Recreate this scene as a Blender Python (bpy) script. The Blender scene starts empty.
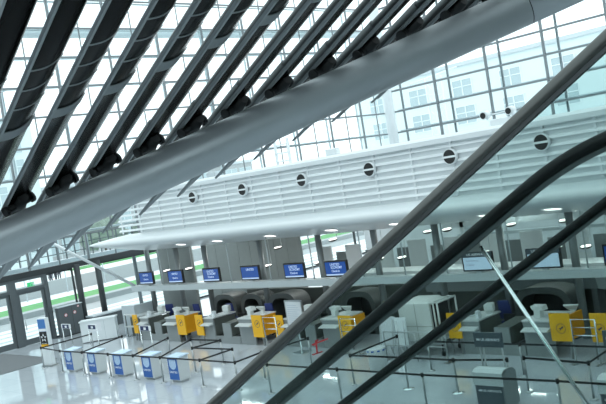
import bpy, bmesh, math, random
from mathutils import Vector, Matrix
random.seed(7)
S = bpy.context.scene
COL = S.collection
R = math.radians

# ------------------------------------------------------------------ camera
F, CX, CY, EYE = 850.0, 303.0, 202.0, 6.5
a = Vector((-530 - CX, 312 - CY, F)).normalized()
ROLL = .163
dn = Vector((ROLL, 1, -(a.x * ROLL + a.y) / a.z)).normalized()
AX = -a; AZ = -dn; AY = AZ.cross(AX)             # world axes seen by the camera (x right, y down, z forward)
right = Vector((AX.x, AY.x, AZ.x)); down = Vector((AX.y, AY.y, AZ.y)); fwd = Vector((AX.z, AY.z, AZ.z))
cd = bpy.data.cameras.new('camera'); cam = bpy.data.objects.new('camera', cd); COL.objects.link(cam)
cd.sensor_width = 36; cd.lens = F / 606 * 36; cd.clip_start = .05; cd.clip_end = 900
rot = Matrix((right, -down, -fwd)).transposed()
cam.matrix_world = Matrix.Translation((0, 0, EYE)) @ rot.to_4x4()
S.camera = cam
def ray(px, py): return right * (px - CX) + down * (py - CY) + fwd * F
def on_y(px, py, y): r = ray(px, py); return Vector((0, 0, EYE)) + r * (y / r.y)
def on_x(px, py, x): r = ray(px, py); return Vector((0, 0, EYE)) + r * (x / r.x)
def at_depth(px, py, d): return Vector((0, 0, EYE)) + ray(px, py) * (d / F)

# ------------------------------------------------------------------ materials
MATS = {}
def mat(name, col, rough=.5, metal=0.0, emit=None, estr=0, spec=.5, noise=0, nscale=8, bump=0):
    m = bpy.data.materials.new(name); m.use_nodes = True
    nt = m.node_tree; b = nt.nodes['Principled BSDF']
    b.inputs['Base Color'].default_value = (*col, 1); b.inputs['Roughness'].default_value = rough
    b.inputs['Metallic'].default_value = metal; b.inputs['Specular IOR Level'].default_value = spec
    if emit:
        b.inputs['Emission Color'].default_value = (*emit, 1); b.inputs['Emission Strength'].default_value = estr
    if noise or bump:
        tc = nt.nodes.new('ShaderNodeTexCoord'); n = nt.nodes.new('ShaderNodeTexNoise'); n.inputs['Scale'].default_value = nscale
        n.inputs['Detail'].default_value = 4
        nt.links.new(tc.outputs['Object'], n.inputs['Vector'])
        if noise:
            mx = nt.nodes.new('ShaderNodeMix'); mx.data_type = 'RGBA'
            mx.inputs['A'].default_value = (*[c * (1 - noise) for c in col], 1); mx.inputs['B'].default_value = (*[min(1, c * (1 + noise)) for c in col], 1)
            nt.links.new(n.outputs['Fac'], mx.inputs['Factor']); nt.links.new(mx.outputs['Result'], b.inputs['Base Color'])
        if bump:
            bp = nt.nodes.new('ShaderNodeBump'); bp.inputs['Strength'].default_value = bump; bp.inputs['Distance'].default_value = .02
            nt.links.new(n.outputs['Fac'], bp.inputs['Height']); nt.links.new(bp.outputs['Normal'], b.inputs['Normal'])
    MATS[name] = m; return m
def glass(name, tint, gloss=.08, rough=.02):
    m = bpy.data.materials.new(name); m.use_nodes = True; nt = m.node_tree; nt.nodes.clear()
    o = nt.nodes.new('ShaderNodeOutputMaterial'); t = nt.nodes.new('ShaderNodeBsdfTransparent'); g = nt.nodes.new('ShaderNodeBsdfGlossy')
    mx = nt.nodes.new('ShaderNodeMixShader'); lw = nt.nodes.new('ShaderNodeLayerWeight'); mu = nt.nodes.new('ShaderNodeMath')
    t.inputs['Color'].default_value = (*tint, 1); g.inputs['Roughness'].default_value = rough; g.inputs['Color'].default_value = (.9, .97, .96, 1)
    lw.inputs['Blend'].default_value = .25; mu.operation = 'MULTIPLY'; mu.inputs[1].default_value = gloss
    nt.links.new(lw.outputs['Fresnel'], mu.inputs[0]); nt.links.new(mu.outputs[0], mx.inputs['Fac'])
    nt.links.new(t.outputs[0], mx.inputs[1]); nt.links.new(g.outputs[0], mx.inputs[2]); nt.links.new(mx.outputs[0], o.inputs['Surface'])
    MATS[name] = m; return m
def tile_mat(name, c1, c2, grout, size, rough):
    m = bpy.data.materials.new(name); m.use_nodes = True; nt = m.node_tree; b = nt.nodes['Principled BSDF']
    tc = nt.nodes.new('ShaderNodeTexCoord'); br = nt.nodes.new('ShaderNodeTexBrick'); br.offset = 0
    br.inputs['Color1'].default_value = (*c1, 1); br.inputs['Color2'].default_value = (*c2, 1); br.inputs['Mortar'].default_value = (*grout, 1)
    br.inputs['Scale'].default_value = 1; br.inputs['Mortar Size'].default_value = .008; br.inputs['Brick Width'].default_value = size; br.inputs['Row Height'].default_value = size
    n = nt.nodes.new('ShaderNodeTexNoise'); n.inputs['Scale'].default_value = .8
    mx = nt.nodes.new('ShaderNodeMapRange'); mx.inputs['To Min'].default_value = rough * .7; mx.inputs['To Max'].default_value = rough * 1.4
    nt.links.new(tc.outputs['Object'], br.inputs['Vector']); nt.links.new(tc.outputs['Object'], n.inputs['Vector'])
    nt.links.new(br.outputs['Color'], b.inputs['Base Color']); nt.links.new(n.outputs['Fac'], mx.inputs['Value']); nt.links.new(mx.outputs[0], b.inputs['Roughness'])
    bp = nt.nodes.new('ShaderNodeBump'); bp.inputs['Strength'].default_value = .04; bp.inputs['Distance'].default_value = .01
    n2 = nt.nodes.new('ShaderNodeTexNoise'); n2.inputs['Scale'].default_value = 2.5
    nt.links.new(tc.outputs['Object'], n2.inputs['Vector']); nt.links.new(n2.outputs['Fac'], bp.inputs['Height']); nt.links.new(bp.outputs['Normal'], b.inputs['Normal'])
    b.inputs['Specular IOR Level'].default_value = .8
    MATS[name] = m; return m

tile_mat('floor_tile', (.46, .505, .54), (.495, .54, .575), (.38, .42, .45), 1.2, .045)
mat('steel_blue', (.37, .42, .445), .4, .45, noise=.03)
mat('louver_black', (.004, .005, .0055), .22, 0, spec=.14)
mat('louver_grey', (.25, .285, .30), .5, .2)
mat('louver_tube', (.075, .09, .095), .5, .35)
mat('sleeve_reflection', (.22, .25, .26), .45, .2)  # grey of the sleeve and of the rings standing in for reflections
mat('louver_tip', (.20, .235, .25), .5, .2)
mat('cast_dark', (.02, .024, .026), .5, .3)
mat('frame_grey', (.12, .14, .15), .5, .3)
mat('frame_dark', (.045, .053, .057), .5, .3)
mat('mullion_grey', (.20, .23, .245), .5, .3)
mat('frame_pale', (.52, .58, .61), .5)
mat('white_paint', (.78, .83, .85), .45)
mat('gallery_white', (.66, .71, .73), .5, noise=.02, nscale=2)
mat('gallery_fin', (.74, .785, .805), .45)
mat('soffit_white', (.66, .71, .725), .3)
mat('partition_grey', (.27, .30, .295), .38, .25, noise=.08, nscale=3)
mat('arch_grey', (.085, .097, .095), .45, .2)
mat('column_grey', (.25, .275, .28), .4, .4)
mat('shelf_grey', (.50, .56, .58), .4)
mat('desk_grey', (.25, .28, .285), .45, noise=.03)
mat('desk_side', (.10, .115, .105), .5)
mat('desk_top', (.60, .64, .64), .35)
mat('black_matte', (.012, .014, .015), .6)
mat('rubber', (.006, .007, .008), .4, spec=.25)
mat('yellow', (.86, .46, .012), .42)
mat('yellow_shaded', (.80, .34, .008), .42)  # yellow of the panels with side shade put into the colour
mat('navy', (.012, .03, .10), .5)
mat('chair_blue', (.02, .035, .16), .7)
mat('screen_blue', (.012, .05, .22), .25, emit=(.02, .085, .34), estr=.36)
mat('screen_white', (.4, .5, .6), .25, emit=(.46, .62, .80), estr=.38)
mat('letter_screen', (.4, .5, .65), .4, emit=(.45, .6, .85), estr=.4)
mat('letter_white', (.82, .85, .88), .5)
mat('letter_grey', (.35, .42, .5), .5)
mat('kiosk_blue', (.025, .12, .42), .3)
mat('kiosk_pale', (.50, .66, .84), .35)
mat('kiosk_side', (.60, .64, .65), .4)
mat('kiosk_top', (.52, .66, .80), .25)
mat('steel', (.42, .45, .46), .28, .9)
mat('chrome', (.72, .77, .78), .18, .95)
mat('rail_steel', (.085, .092, .09), .34, .6)
mat('belt_black', (.016, .018, .02), .6)
mat('us_dark', (.07, .095, .115), .4)
mat('us_grey', (.22, .25, .26), .45)
mat('us_light', (.60, .66, .67), .4)
mat('mat_grey', (.15, .165, .175), .9, noise=.1, nscale=60)
mat('red', (.55, .02, .03), .5)
mat('green_sign', (.02, .35, .12), .5, emit=(.03, .5, .16), estr=.5)
mat('sky_blue_print', (.06, .20, .50), .4)
mat('grass', (.13, .36, .14), .9, noise=.25, nscale=3)
mat('pavement', (.80, .84, .85), .8, noise=.06, nscale=.5)
mat('asphalt', (.38, .42, .43), .85, noise=.08, nscale=1)
mat('kerb', (.40, .43, .44), .8)
mat('white_band', (.86, .9, .9), .6)
mat('facade_pale', (.66, .75, .77), .7)
mat('facade_glass', (.42, .52, .55), .3)
mat('facade_grid', (.62, .72, .74), .6)
mat('leaf', (.20, .26, .22), .9, noise=.3, nscale=3, bump=.5)
mat('bark', (.12, .1, .08), .9)
mat('cloth_dark', (.03, .035, .045), .8)
mat('skin', (.5, .33, .26), .6)
mat('hair', (.03, .025, .02), .7)
mat('lamp', (.9, .9, .85), .4, emit=(1, .95, .9), estr=2.2)
mat('fill_glow', (.9, .9, .85), .4, emit=(.95, 1, .97), estr=30)  # glow of the added fill strips under the deck
mat('lamp_shell', (.04, .045, .045), .4)
mat('ceramic', (.66, .70, .69), .4)
mat('machine_white', (.62, .655, .63), .5, noise=.03)
mat('paper', (.58, .62, .64), .6)
glass('facade_pane', (.955, .985, .99), .10)
glass('guard_pane', (.775, .85, .84), .12)
glass('escalator_pane', (.955, .97, .97), .12)
glass('roof_pane', (.95, .98, .98), .05)

# ------------------------------------------------------------------ mesh helpers
class MB:
    def __init__(s): s.bm = bmesh.new()
    def box(s, lo, hi, m4=None):
        lo = Vector(lo); hi = Vector(hi)
        vs = [s.bm.verts.new((x, y, z)) for x in (lo.x, hi.x) for y in (lo.y, hi.y) for z in (lo.z, hi.z)]
        for f in ((0, 1, 3, 2), (4, 6, 7, 5), (0, 4, 5, 1), (2, 3, 7, 6), (0, 2, 6, 4), (1, 5, 7, 3)): s.bm.faces.new([vs[i] for i in f])
        if m4 is not None:
            for v in vs: v.co = m4 @ v.co
        return s
    def rbox(s, c, size, rz=0, rx=0, ry=0):
        h = Vector(size) / 2
        m = Matrix.Translation(c) @ Matrix.Rotation(rz, 4, 'Z') @ Matrix.Rotation(ry, 4, 'Y') @ Matrix.Rotation(rx, 4, 'X')
        return s.box(-h, h, m)
    def cyl(s, p, q, r, r2=None, n=12, cap=True):
        p = Vector(p); q = Vector(q); d = (q - p).normalized(); r2 = r if r2 is None else r2
        u = d.orthogonal().normalized(); w = d.cross(u)
        A = []; B = []
        for i in range(n):
            t = 2 * math.pi * i / n; o = u * math.cos(t) + w * math.sin(t)
            A.append(s.bm.verts.new(p + o * r)); B.append(s.bm.verts.new(q + o * r2))
        for i in range(n):
            f = s.bm.faces.new((A[i], A[(i + 1) % n], B[(i + 1) % n], B[i])); f.smooth = True
        if cap:
            s.bm.faces.new(A[::-1]); s.bm.faces.new(B)
        return s
    def bar(s, p, q, w, h, up=(0, 0, 1)):
        p = Vector(p); q = Vector(q); d = q - p; L = d.length; x = d.normalized(); y = Vector(up).cross(x).normalized(); z = x.cross(y)
        m = Matrix((x, y, z)).transposed().to_4x4(); m.translation = p
        return s.box((0, -w / 2, -h / 2), (L, w / 2, h / 2), m)
    def loft(s, rings, closed=True, caps=True, smooth=False):
        V = [[s.bm.verts.new(p) for p in r] for r in rings]
        n = len(V[0])
        for A, B in zip(V, V[1:]):
            for i in range(n if closed else n - 1):
                j = (i + 1) % n
                f = s.bm.faces.new((A[i], A[j], B[j], B[i])); f.smooth = smooth
        if caps and closed:
            s.bm.faces.new(V[0][::-1]); s.bm.faces.new(V[-1])
        return s
    def prism(s, pts, d):
        d = Vector(d); return s.loft([[Vector(p) for p in pts], [Vector(p) + d for p in pts]])
    def lathe(s, prof, c=(0, 0, 0), n=20):
        c = Vector(c)
        rings = [[c + Vector((r * math.cos(2 * math.pi * i / n), r * math.sin(2 * math.pi * i / n), z)) for i in range(n)] for r, z in prof]
        return s.loft(rings, smooth=True)
    def tube(s, pts, r, n=8):
        pts = [Vector(p) for p in pts]; rings = []
        u = None
        for i, p in enumerate(pts):
            d = (pts[min(i + 1, len(pts) - 1)] - pts[max(i - 1, 0)]).normalized()
            u = (d.orthogonal() if u is None else (u - d * u.dot(d))).normalized(); w = d.cross(u)
            rings.append([p + u * (r * math.cos(2 * math.pi * k / n)) + w * (r * math.sin(2 * math.pi * k / n)) for k in range(n)])
        return s.loft(rings, smooth=True)
    def build(s, name, m, parent=None, bevel=0, label=None):
        bm = s.bm
        bmesh.ops.recalc_face_normals(bm, faces=bm.faces[:])
        if bevel: bmesh.ops.bevel(bm, geom=bm.edges[:], offset=bevel, segments=2, affect='EDGES', profile=.5)
        me = bpy.data.meshes.new(name); bm.to_mesh(me); bm.free()
        me.materials.append(MATS[m])
        o = bpy.data.objects.new(name, me); COL.objects.link(o)
        if parent is not None: o.parent = parent
        if label: o['label'] = label
        return o
def box(lo, hi): return MB().box(lo, hi)
def tag(o, label, cat, group=None):
    o['label'] = label; o['category'] = cat
    if group: o['group'] = group
    return o
def thing(name, label, cat, loc=(0, 0, 0), rz=0, group=None):
    o = bpy.data.objects.new(name, None); COL.objects.link(o); o.location = loc; o.rotation_euler = (0, 0, rz); o.empty_display_size = .2
    return tag(o, label, cat, group)
def struct(o): o['kind'] = 'structure'; return o
def sroot(name, loc=(0, 0, 0)):
    o = bpy.data.objects.new(name, None); COL.objects.link(o); o.location = loc; return struct(o)
def dup(root, loc, rz=None, label=None):
    r = root.copy(); COL.objects.link(r); r.location = loc
    if rz is not None: r.rotation_euler = (0, 0, rz)
    if label: r['label'] = label
    for ch in list(root.children):
        c = ch.copy(); COL.objects.link(c); c.parent = r
        for g in list(ch.children):
            e = g.copy(); COL.objects.link(e); e.parent = c
    return r
def text(name, s, size, m, parent, loc, rot=(R(90), 0, 0), align='CENTER', width=None, depth=.002):
    cu = bpy.data.curves.new(name, 'FONT'); cu.body = s; cu.size = size; cu.align_x = align; cu.align_y = 'CENTER'; cu.extrude = depth; cu.offset = size * .012
    t = bpy.data.objects.new(name, cu); COL.objects.link(t)
    dg = bpy.context.evaluated_depsgraph_get(); me = bpy.data.meshes.new_from_object(t.evaluated_get(dg))
    bpy.data.objects.remove(t); bpy.data.curves.remove(cu)
    if width:
        w = max(v.co.x for v in me.vertices) - min(v.co.x for v in me.vertices)
        for v in me.vertices: v.co.x *= width / w
    me.materials.clear(); me.materials.append(MATS[m])
    o = bpy.data.objects.new(name, me); COL.objects.link(o); o.parent = parent; o.location = loc; o.rotation_euler = rot
    return o
ORD = ['first', 'second', 'third', 'fourth', 'fifth', 'sixth', 'seventh', 'eighth', 'ninth', 'tenth', 'eleventh', 'twelfth', 'thirteenth', 'fourteenth', 'fifteenth', 'sixteenth']

# ------------------------------------------------------------------ the setting
FX, BY, TOPZ = -42.8, 53.6, 22.0
struct(box((FX - .2, -9, -.3), (14, BY + .2, 0)).build('floor', 'floor_tile'))
HZ = [5.3, 7.05, 8.7, 10.35, 12.0, 13.65, 15.3, 16.95, 18.6, 20.25, 21.9]
# left glass facade: bays above the transom
ys = [BY - 3.6 * k for k in range(0, 13)]
for n, (y1, y0) in enumerate(zip(ys, ys[1:])):
    w = sroot('window_%d' % (n + 1), (FX, y0, 0))
    h = y1 - y0
    m = MB().box((-.06, -.05, 3.85), (.06, .05, TOPZ)); m.box((-.03, h / 2 - .03, 3.85), (.03, h / 2 + .03, TOPZ)); m.build('mullion', 'mullion_grey', w)
    m = MB()
    for z in HZ: m.box((-.05, .05, z - .05), (.05, h - .05, z + .05))
    m.build('transom', 'mullion_grey', w)
    m = MB()
    for z in HZ: m.cyl((-1.0, 0, z + .12), (-1.0, h, z + .12), .065, n=6)
    m.box((-1.05, .6, 3.85), (-.95, .7, TOPZ)); m.box((-1.0, .6, 7.0), (-.06, .64, 7.06)); m.box((-1.0, .6, 13.6), (-.06, .64, 13.66))
    m.build('outer_frame', 'frame_pale', w)
    box((-.012, .03, 3.85), (.012, h - .03, TOPZ)).build('pane', 'facade_pane', w)
# big white outrigger pipe high outside the left facade
struct(MB().cyl((FX - 1.6, 10, 17.0), (FX - 1.6, BY, 17.0), .26, n=16).build('trim_1', 'white_paint'))
# the heavy transom
struct(box((FX - .18, 10, 3.55), (FX + .18, BY, 3.85)).build('trim_2', 'frame_dark'))
# ground storey of the left facade
low = [(10.4, 14.0), (14.0, 17.6), (22.0, 23.65), (25.25, 29.5), (29.5, 35.0), (35.0, 41.0), (41.0, 47.0), (47.0, 53.0)]
for n, (y0, y1) in enumerate(low):
    w = sroot('window_%d' % (n + 14), (FX, y0, 0)); h = y1 - y0
    m = MB().box((-.05, 0, 0), (.05, .08, 3.55)).box((-.05, h - .08, 0), (.05, h, 3.55)).box((-.05, .08, 0), (.05, h - .08, .1)).box((-.05, .08, 3.45), (.05, h - .08, 3.55))
    m.build('window_frame', 'frame_dark', w)
    box((-.012, .08, .1), (.012, h - .08, 3.45)).build('pane', 'facade_pane', w)
for n, (y, nm) in enumerate(((23.8, 'column_left'), (25.1, 'column_right'))):
    struct(MB().cyl((FX + .25, y, 0), (FX + .25, y, 3.7), .17, n=16).build('column', 'frame_dark'))
def door(n, y0, y1, zt, side):
    d = sroot('door_%d' % n, (FX, y0, 0)); w = y1 - y0
    fr = MB().box((-.13, 0, 0), (.13, .2, 3.55)).box((-.13, w - .2, 0), (.13, w, 3.55)).box((-.13, .2, zt), (.13, w - .2, zt + .16)).box((-.13, .2, 3.4), (.13, w - .2, 3.55))
    fr.build('door_frame', 'frame_grey', d)
    lf = MB().box((-.05, .22, .02), (.05, .36, zt)).box((-.05, w - .36, .02), (.05, w - .22, zt)).box((-.05, .36, zt - .14), (.05, w - .36, zt)).box((-.05, .36, .02), (.05, w - .36, .32))
    l = lf.build('door_leaf', 'frame_grey', d)
    box((-.012, .36, .32), (.012, w - .36, zt - .14)).build('pane', 'facade_pane', l)
    hy = .42 if side < 0 else w - .42
    MB().cyl((.12, hy, .8), (.12, hy, 1.5), .02).cyl((.05, hy, .85), (.12, hy, .85), .015).cyl((.05, hy, 1.45), (.12, hy, 1.45), .015).build('door_handle', 'steel', l)
    box((-.012, .2, zt + .16), (.012, w - .2, 3.4)).build('fanlight_pane', 'facade_pane', d)
door(1, 20.0, 22.0, 2.85, -1)
door(2, 17.6, 20.0, 2.85, 1)
# back curtain wall
xs = [FX + 4.66 * k for k in range(0, 9)]
for n, (x0, x1) in enumerate(zip(xs, xs[1:])):
    w = sroot('window_%d' % (n + 22), (x0, BY, 0)); L = x1 - x0
    m = MB().box((-.07, -.1, 0), (.07, .1, TOPZ)); m.box((.55, .9, 0), (.70, 1.0, TOPZ)); m.build('mullion', 'mullion_grey', w)
    m = MB()
    for z in [1.2, 3.6] + HZ: m.box((.07, -.06, z - .065), (L - .07, .06, z + .065))
    m.build('transom', 'mullion_grey', w)
    m = MB()
    for z in [3.6] + HZ: m.cyl((0, .95, z + .16), (L, .95, z + .16), .06, n=6)
    m.build('outer_frame', 'frame_pale', w)
    box((.07, -.012, 0), (L - .07, .012, TOPZ)).build('pane', 'facade_pane', w)
struct(MB().cyl((FX + .25, BY - .45, 0), (FX + .25, BY - .45, TOPZ), .42, n=24).build('trim_3', 'white_paint'))
# the closed sides of the hall, behind and right of the camera
struct(box((FX - .2, -9.3, -.3), (14.3, -9, 7.5)).build('wall_front', 'partition_grey'))
for n in range(6):
    w = sroot('window_%d' % (n + 31), (FX + 9.4 * n, -9.1, 0))
    m = MB().box((-.1, -.1, 7.5), (.1, .1, TOPZ))
    for z in HZ[2:]: m.box((.1, -.06, z - .04), (9.3, .06, z + .04))
    m.build('mullion', 'frame_grey', w)
    box((.1, -.012, 7.5), (9.3, .012, TOPZ)).build('pane', 'facade_pane', w)
struct(box((14, -9, -.3), (14.3, BY, TOPZ)).build('wall_right', 'partition_grey'))
struct(box((FX - .15, -9, -.3), (FX + .05, 10.4, TOPZ)).build('wall_left', 'partition_grey'))
# glazed roof
m = MB()
for k in range(12): m.box((FX, -8 + 5.4 * k, TOPZ), (14, -7.75 + 5.4 * k, TOPZ + .5))
for k in range(13): m.box((FX + 4.66 * k, -8, TOPZ + .05), (FX + 4.66 * k + .15, BY, TOPZ + .35))
cg = struct(m.build('ceiling', 'white_paint'))
box((FX, -8, TOPZ + .5), (14, BY, TOPZ + .53)).build('roof_pane', 'roof_pane', cg)

# ------------------------------------------------------------------ outside, left
struct(box((-220, -40, -.6), (FX - .2, 160, -.32)).build('ground', 'pavement'))
struct(box((FX - .2, BY + .2, -.6), (60, 160, -.33)).build('ground_back', 'pavement'))
l = box((-64.5, 5, -.32), (-58.2, 70, -.16)).build('lawn', 'grass'); l['kind'] = 'stuff'; tag(l, 'green lawn strip running outside the left glass facade', 'grass')
l = box((-96, 52, -.32), (-92.5, 64, -.2)).build('lawn', 'grass'); l['kind'] = 'stuff'; tag(l, 'far thin strip of lawn beyond the pale forecourt', 'grass')
tag(box((-58.2, 5, -.32), (-56.9, 70, .1)).build('kerb_wall', 'kerb'), 'grey kerb wall along the near edge of the lawn', 'kerb')
tag(box((-70.5, 5, -.32), (-70, 90, .9)).build('parapet_wall', 'kerb'), 'low grey parapet behind the lawn outside', 'wall')
struct(box((-56.9, 5, -.32), (-53, 70, -.29)).build('road', 'asphalt'))
for k in range(5):
    x = -52.4 + 1.75 * k
    tag(box((x, 5, -.32), (x + 1.05, 60, -.2)).build('paving_band', 'white_band'), 'white raised paving band outside the left facade, %s from the lawn' % ORD[k], 'paving', 'white bands outside')
for k, (y, x) in enumerate(((33.5, -69), (37.5, -69.2), (41.5, -69.4))):
    t = thing('lamp_pole', 'thin grey lamp pole outside by the parapet, %s from the doors' % ORD[k], 'pole', (x, y, -.32), 0, 'poles outside')
    MB().cyl((0, 0, 0), (0, 0, 4), .05).build('pole', 'frame_pale', t); MB().rbox((.25, 0, 4), (.6, .15, .08)).build('lamp_head', 'frame_grey', t)
def building(label, loc, rz, W, H, D, wins, wm, gm):
    t = thing('office_building', label, 'building', loc, rz)
    box((0, 0, 0), (W, D, H)).build('wall', wm, t)
    MB().box((-.3, -.3, H), (W + .3, D + .3, H + .5)).build('roof', 'frame_pale', t)
    for (x, z, w, h) in wins:
        f = MB().box((x - .08, -.12, z - .08), (x + w + .08, .0, z)).box((x - .08, -.12, z + h), (x + w + .08, 0, z + h + .08)).box((x - .08, -.12, z), (x, 0, z + h)).box((x + w, -.12, z), (x + w + .08, 0, z + h)).box((x + w / 2 - .06, -.12, z), (x + w / 2 + .06, 0, z + h)).box((x, -.12, z + h * .6), (x + w, 0, z + h * .6 + .1)).build('window', gm, t)
        box((x, -.05, z), (x + w, -.01, z + h)).build('pane', 'facade_glass', f)
    return t
wins = []
for fl in range(4):
    for c in range(9): wins.append((3 + 7.4 * c, 3.2 + 3.55 * fl, 3.0, 2.3))
building('pale office block with paired windows beyond the back curtain wall', (-84, 97, -.33), 0, 70, 18.0, 12, wins, 'facade_pale', 'white_paint')
wins = []
for fl in range(5):
    for c in range(9): wins.append((.8 + 2.9 * c, 2.6 + 3.3 * fl, 2.2, 2.4))
building('grid fronted glass building outside beyond the left facade', (-104, 27, -.33), R(90), 28, 20, 14, wins, 'facade_grid', 'facade_pale')
wins = []
for fl in range(3):
    for c in range(14): wins.append((.6 + 3.4 * c, 1.0 + 3.3 * fl, 2.6, 2.5))
building('long low grey building with window grid far beyond the forecourt', (-118, 57, -.33), R(90), 48, 11, 12, wins, 'kerb', 'facade_grid')
def blob(m, c, r, seed):
    rnd = random.Random(seed)
    b = bmesh.new(); bmesh.ops.create_icosphere(b, subdivisions=3, radius=r)
    for v in b.verts: v.co = Vector((v.co.x, v.co.y, v.co.z * .85)) * (1 + rnd.uniform(-.14, .14))
    vm = [m.bm.verts.new(v.co + Vector(c)) for v in b.verts]
    for f in b.faces: m.bm.faces.new([vm[v.index] for v in f.verts])
    b.free()
for k in range(7):
    y = 59.5 + 6.9 * k
    t = thing('tree', 'pale green tree outside the left facade, %s of the row from the doors' % ORD[k], 'tree', (-98 + 1.5 * (k % 2), y, -.32), 0, 'trees beyond the forecourt')
    MB().cyl((0, 0, 0), (0, 0, 2.4), .2, .14).build('trunk', 'bark', t)
    m = MB(); blob(m, (0, 0, 4.0), 2.5, k); blob(m, (.9, 1.2, 3.2), 1.7, k + 20); blob(m, (-.6, -1.3, 3.0), 1.6, k + 40); m.build('crown', 'leaf', t)
# outside mezzanine rail seen just above the transom
t = thing('terrace_railing', 'grey railing of the terrace outside above the door transom', 'railing', (FX - 3.5, 14, 0))
m = MB()
for k in range(28): box((-.03, .6 * k - .03, 3.9), (.03, .6 * k + .03, 5.15)).build('baluster', 'frame_grey', t)
box((-.05, -.1, 5.12), (.05, 16.6, 5.2)).build('top_rail', 'frame_grey', t)
for z in (4.25, 4.7): box((-.025, -.1, z), (.025, 16.6, z + .05)).build('mid_rail', 'frame_grey', t)
MB().box((-.5, -.5, 3.62), (.5, 17, 3.9)).build('terrace_edge', 'frame_pale', t)
MB().cyl((0, 0, -.2), (0, 0, 3.62), .12).build('support', 'frame_grey', t); MB().cyl((0, 16, -.2), (0, 16, 3.62), .12).build('support', 'frame_grey', t)
# lattice mast beyond the back wall
p0 = on_y(434, 140, 78); p1 = on_y(424, 78, 78)
t = thing('lattice_mast', 'white lattice mast outside behind the curtain wall beside the big tube', 'mast', (p0.x, 78, -.33))
m = MB()
for sx, sy in ((0, 0), (1.3, 0), (0, 1.3), (1.3, 1.3)): m.box((sx - .06, sy - .06, 0), (sx + .06, sy + .06, 15.5))
m.build('mast_leg', 'white_paint', t)
m = MB()
for k in range(10):
    z = 1.5 * k
    for sy in (0, 1.3):
        m.cyl((0, sy, z), (1.3, sy, z + 1.5), .035, n=5); m.cyl((1.3, sy, z), (0, sy, z + 1.5), .035, n=5); m.cyl((0, sy, z), (1.3, sy, z), .035, n=5)
m.build('lattice', 'white_paint', t)
MB().cyl((-2.5, .6, 15.2), (4, .6, 15.9), .09).cyl((-2.5, .6, 16.4), (4, .6, 16.6), .06).build('jib', 'white_paint', t)

# people walking far outside
def person(label, loc, rz, stride):
    t = thing('person', label, 'person', loc, rz, 'people walking outside')
    J = [((0, 0, .95), .13), ((0, 0, 1.18), .13), ((0, 0, 1.40), .15), ((0, 0, 1.53), .055), ((0, -.02, 1.60), .085), ((0, -.02, 1.70), .09)]
    E_ = [(0, 1), (1, 2), (2, 3), (3, 4), (4, 5)]
    for sg in (-1, 1):
        b = len(J)
        J += [((.09 * sg, 0, .90), .095), ((.09 * sg, -.12 * stride * sg - .03, .49), .065), ((.09 * sg, -.22 * stride * sg + .04, .08), .042), ((.09 * sg, -.22 * stride * sg - .1, .035), .035)]
        E_ += [(0, b), (b, b + 1), (b + 1, b + 2), (b + 2, b + 3)]
        b = len(J)
        J += [((.19 * sg, 0, 1.38), .06), ((.24 * sg, .10 * stride * sg + .02, 1.10), .045), ((.25 * sg, .16 * stride * sg - .06, .86), .035), ((.25 * sg, .16 * stride * sg - .08, .76), .03)]
        E_ += [(2, b), (b, b + 1), (b + 1, b + 2), (b + 2, b + 3)]
    me = bpy.data.meshes.new('body'); me.from_pydata([j[0] for j in J], E_, []); me.materials.append(MATS['cloth_dark'])
    o = bpy.data.objects.new('body', me); COL.objects.link(o); o.parent = t
    o.modifiers.new('Skin', 'SKIN'); sb = o.modifiers.new('Sub', 'SUBSURF'); sb.levels = 1; sb.render_levels = 1
    for i, j in enumerate(J): me.skin_vertices[0].data[i].radius = (j[1], j[1])
    me.skin_vertices[0].data[0].use_root = True
    m = MB(); m.lathe([(.02, 1.79), (.085, 1.77), (.105, 1.70), (.10, 1.62), (.03, 1.60)], (0, .01, 0), 10); m.build('hair', 'hair', t)
person('person in dark clothes walking outside, nearest the door side', on_y(51.5, 282, 41).xy.to_3d() + Vector((0, 0, -.32)), R(70), 1)
person('person in dark clothes outside, middle of the walking trio', on_y(56.5, 281, 43).xy.to_3d() + Vector((0, 0, -.32)), R(80), -1)
person('person in dark clothes outside, furthest right of the walking trio', on_y(60, 280, 44).xy.to_3d() + Vector((0, 0, -.32)), R(75), .6)

# ------------------------------------------------------------------ white gallery
G = sroot('gallery')
XL, XR = -36.3, 2.0
box((-34.6, 23.02, 5.05), (XR, 23.2, 6.85)).build('parapet_panel', 'gallery_white', G)
m = MB()
for k in range(7):
    z = 5.2 + .245 * k
    m.prism([(XL, 22.93, z), (XL, 22.94, z + .04), (XL, 23.02, z + .10), (XL, 23.05, z + .08), (XL, 23.0, z)], (XR - XL, 0, 0))
m.build('parapet_slat', 'gallery_fin', G)
m = MB(); x = -36.1
while x < XR:
    m.box((x, 22.97, 5.1), (x + .08, 23.02, 6.85)); x += 1.66
m.build('slat_rib', 'gallery_fin', G)
MB().prism([(XL, 22.86, 6.84), (XL, 22.84, 7.0), (XL, 22.92, 7.10), (XL, 23.3, 7.10), (XL, 23.3, 6.84)], (XR - XL, 0, 0)).build('parapet_rim', 'gallery_fin', G)
prof = [(23.05, 5.06), (22.72, 5.0), (22.42, 4.9), (22.24, 4.78), (22.26, 4.64), (22.42, 4.53), (22.7, 4.44), (23.2, 4.31), (23.9, 4.12), (24.4, 4.06), (24.8, 4.1), (24.8, 5.0)]
rings = []
for x, s in ((-38.95, .12), (-38.6, .28), (-37.8, .5), (-36.8, .78), (-35.6, 1), (-20, 1), (XR, 1)):
    rings.append([(x, 22.75 + (y - 22.75) * s, 4.72 + (z - 4.72) * s) for y, z in prof])
MB().loft(rings, smooth=False).build('soffit', 'soffit_white', G)
for p in bpy.data.meshes['soffit'].polygons:
    p.use_smooth = len(p.vertices) == 4
box((-34.6, 23.2, 5.0), (XR, 33, 5.25)).build('deck', 'gallery_white', G)
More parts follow.
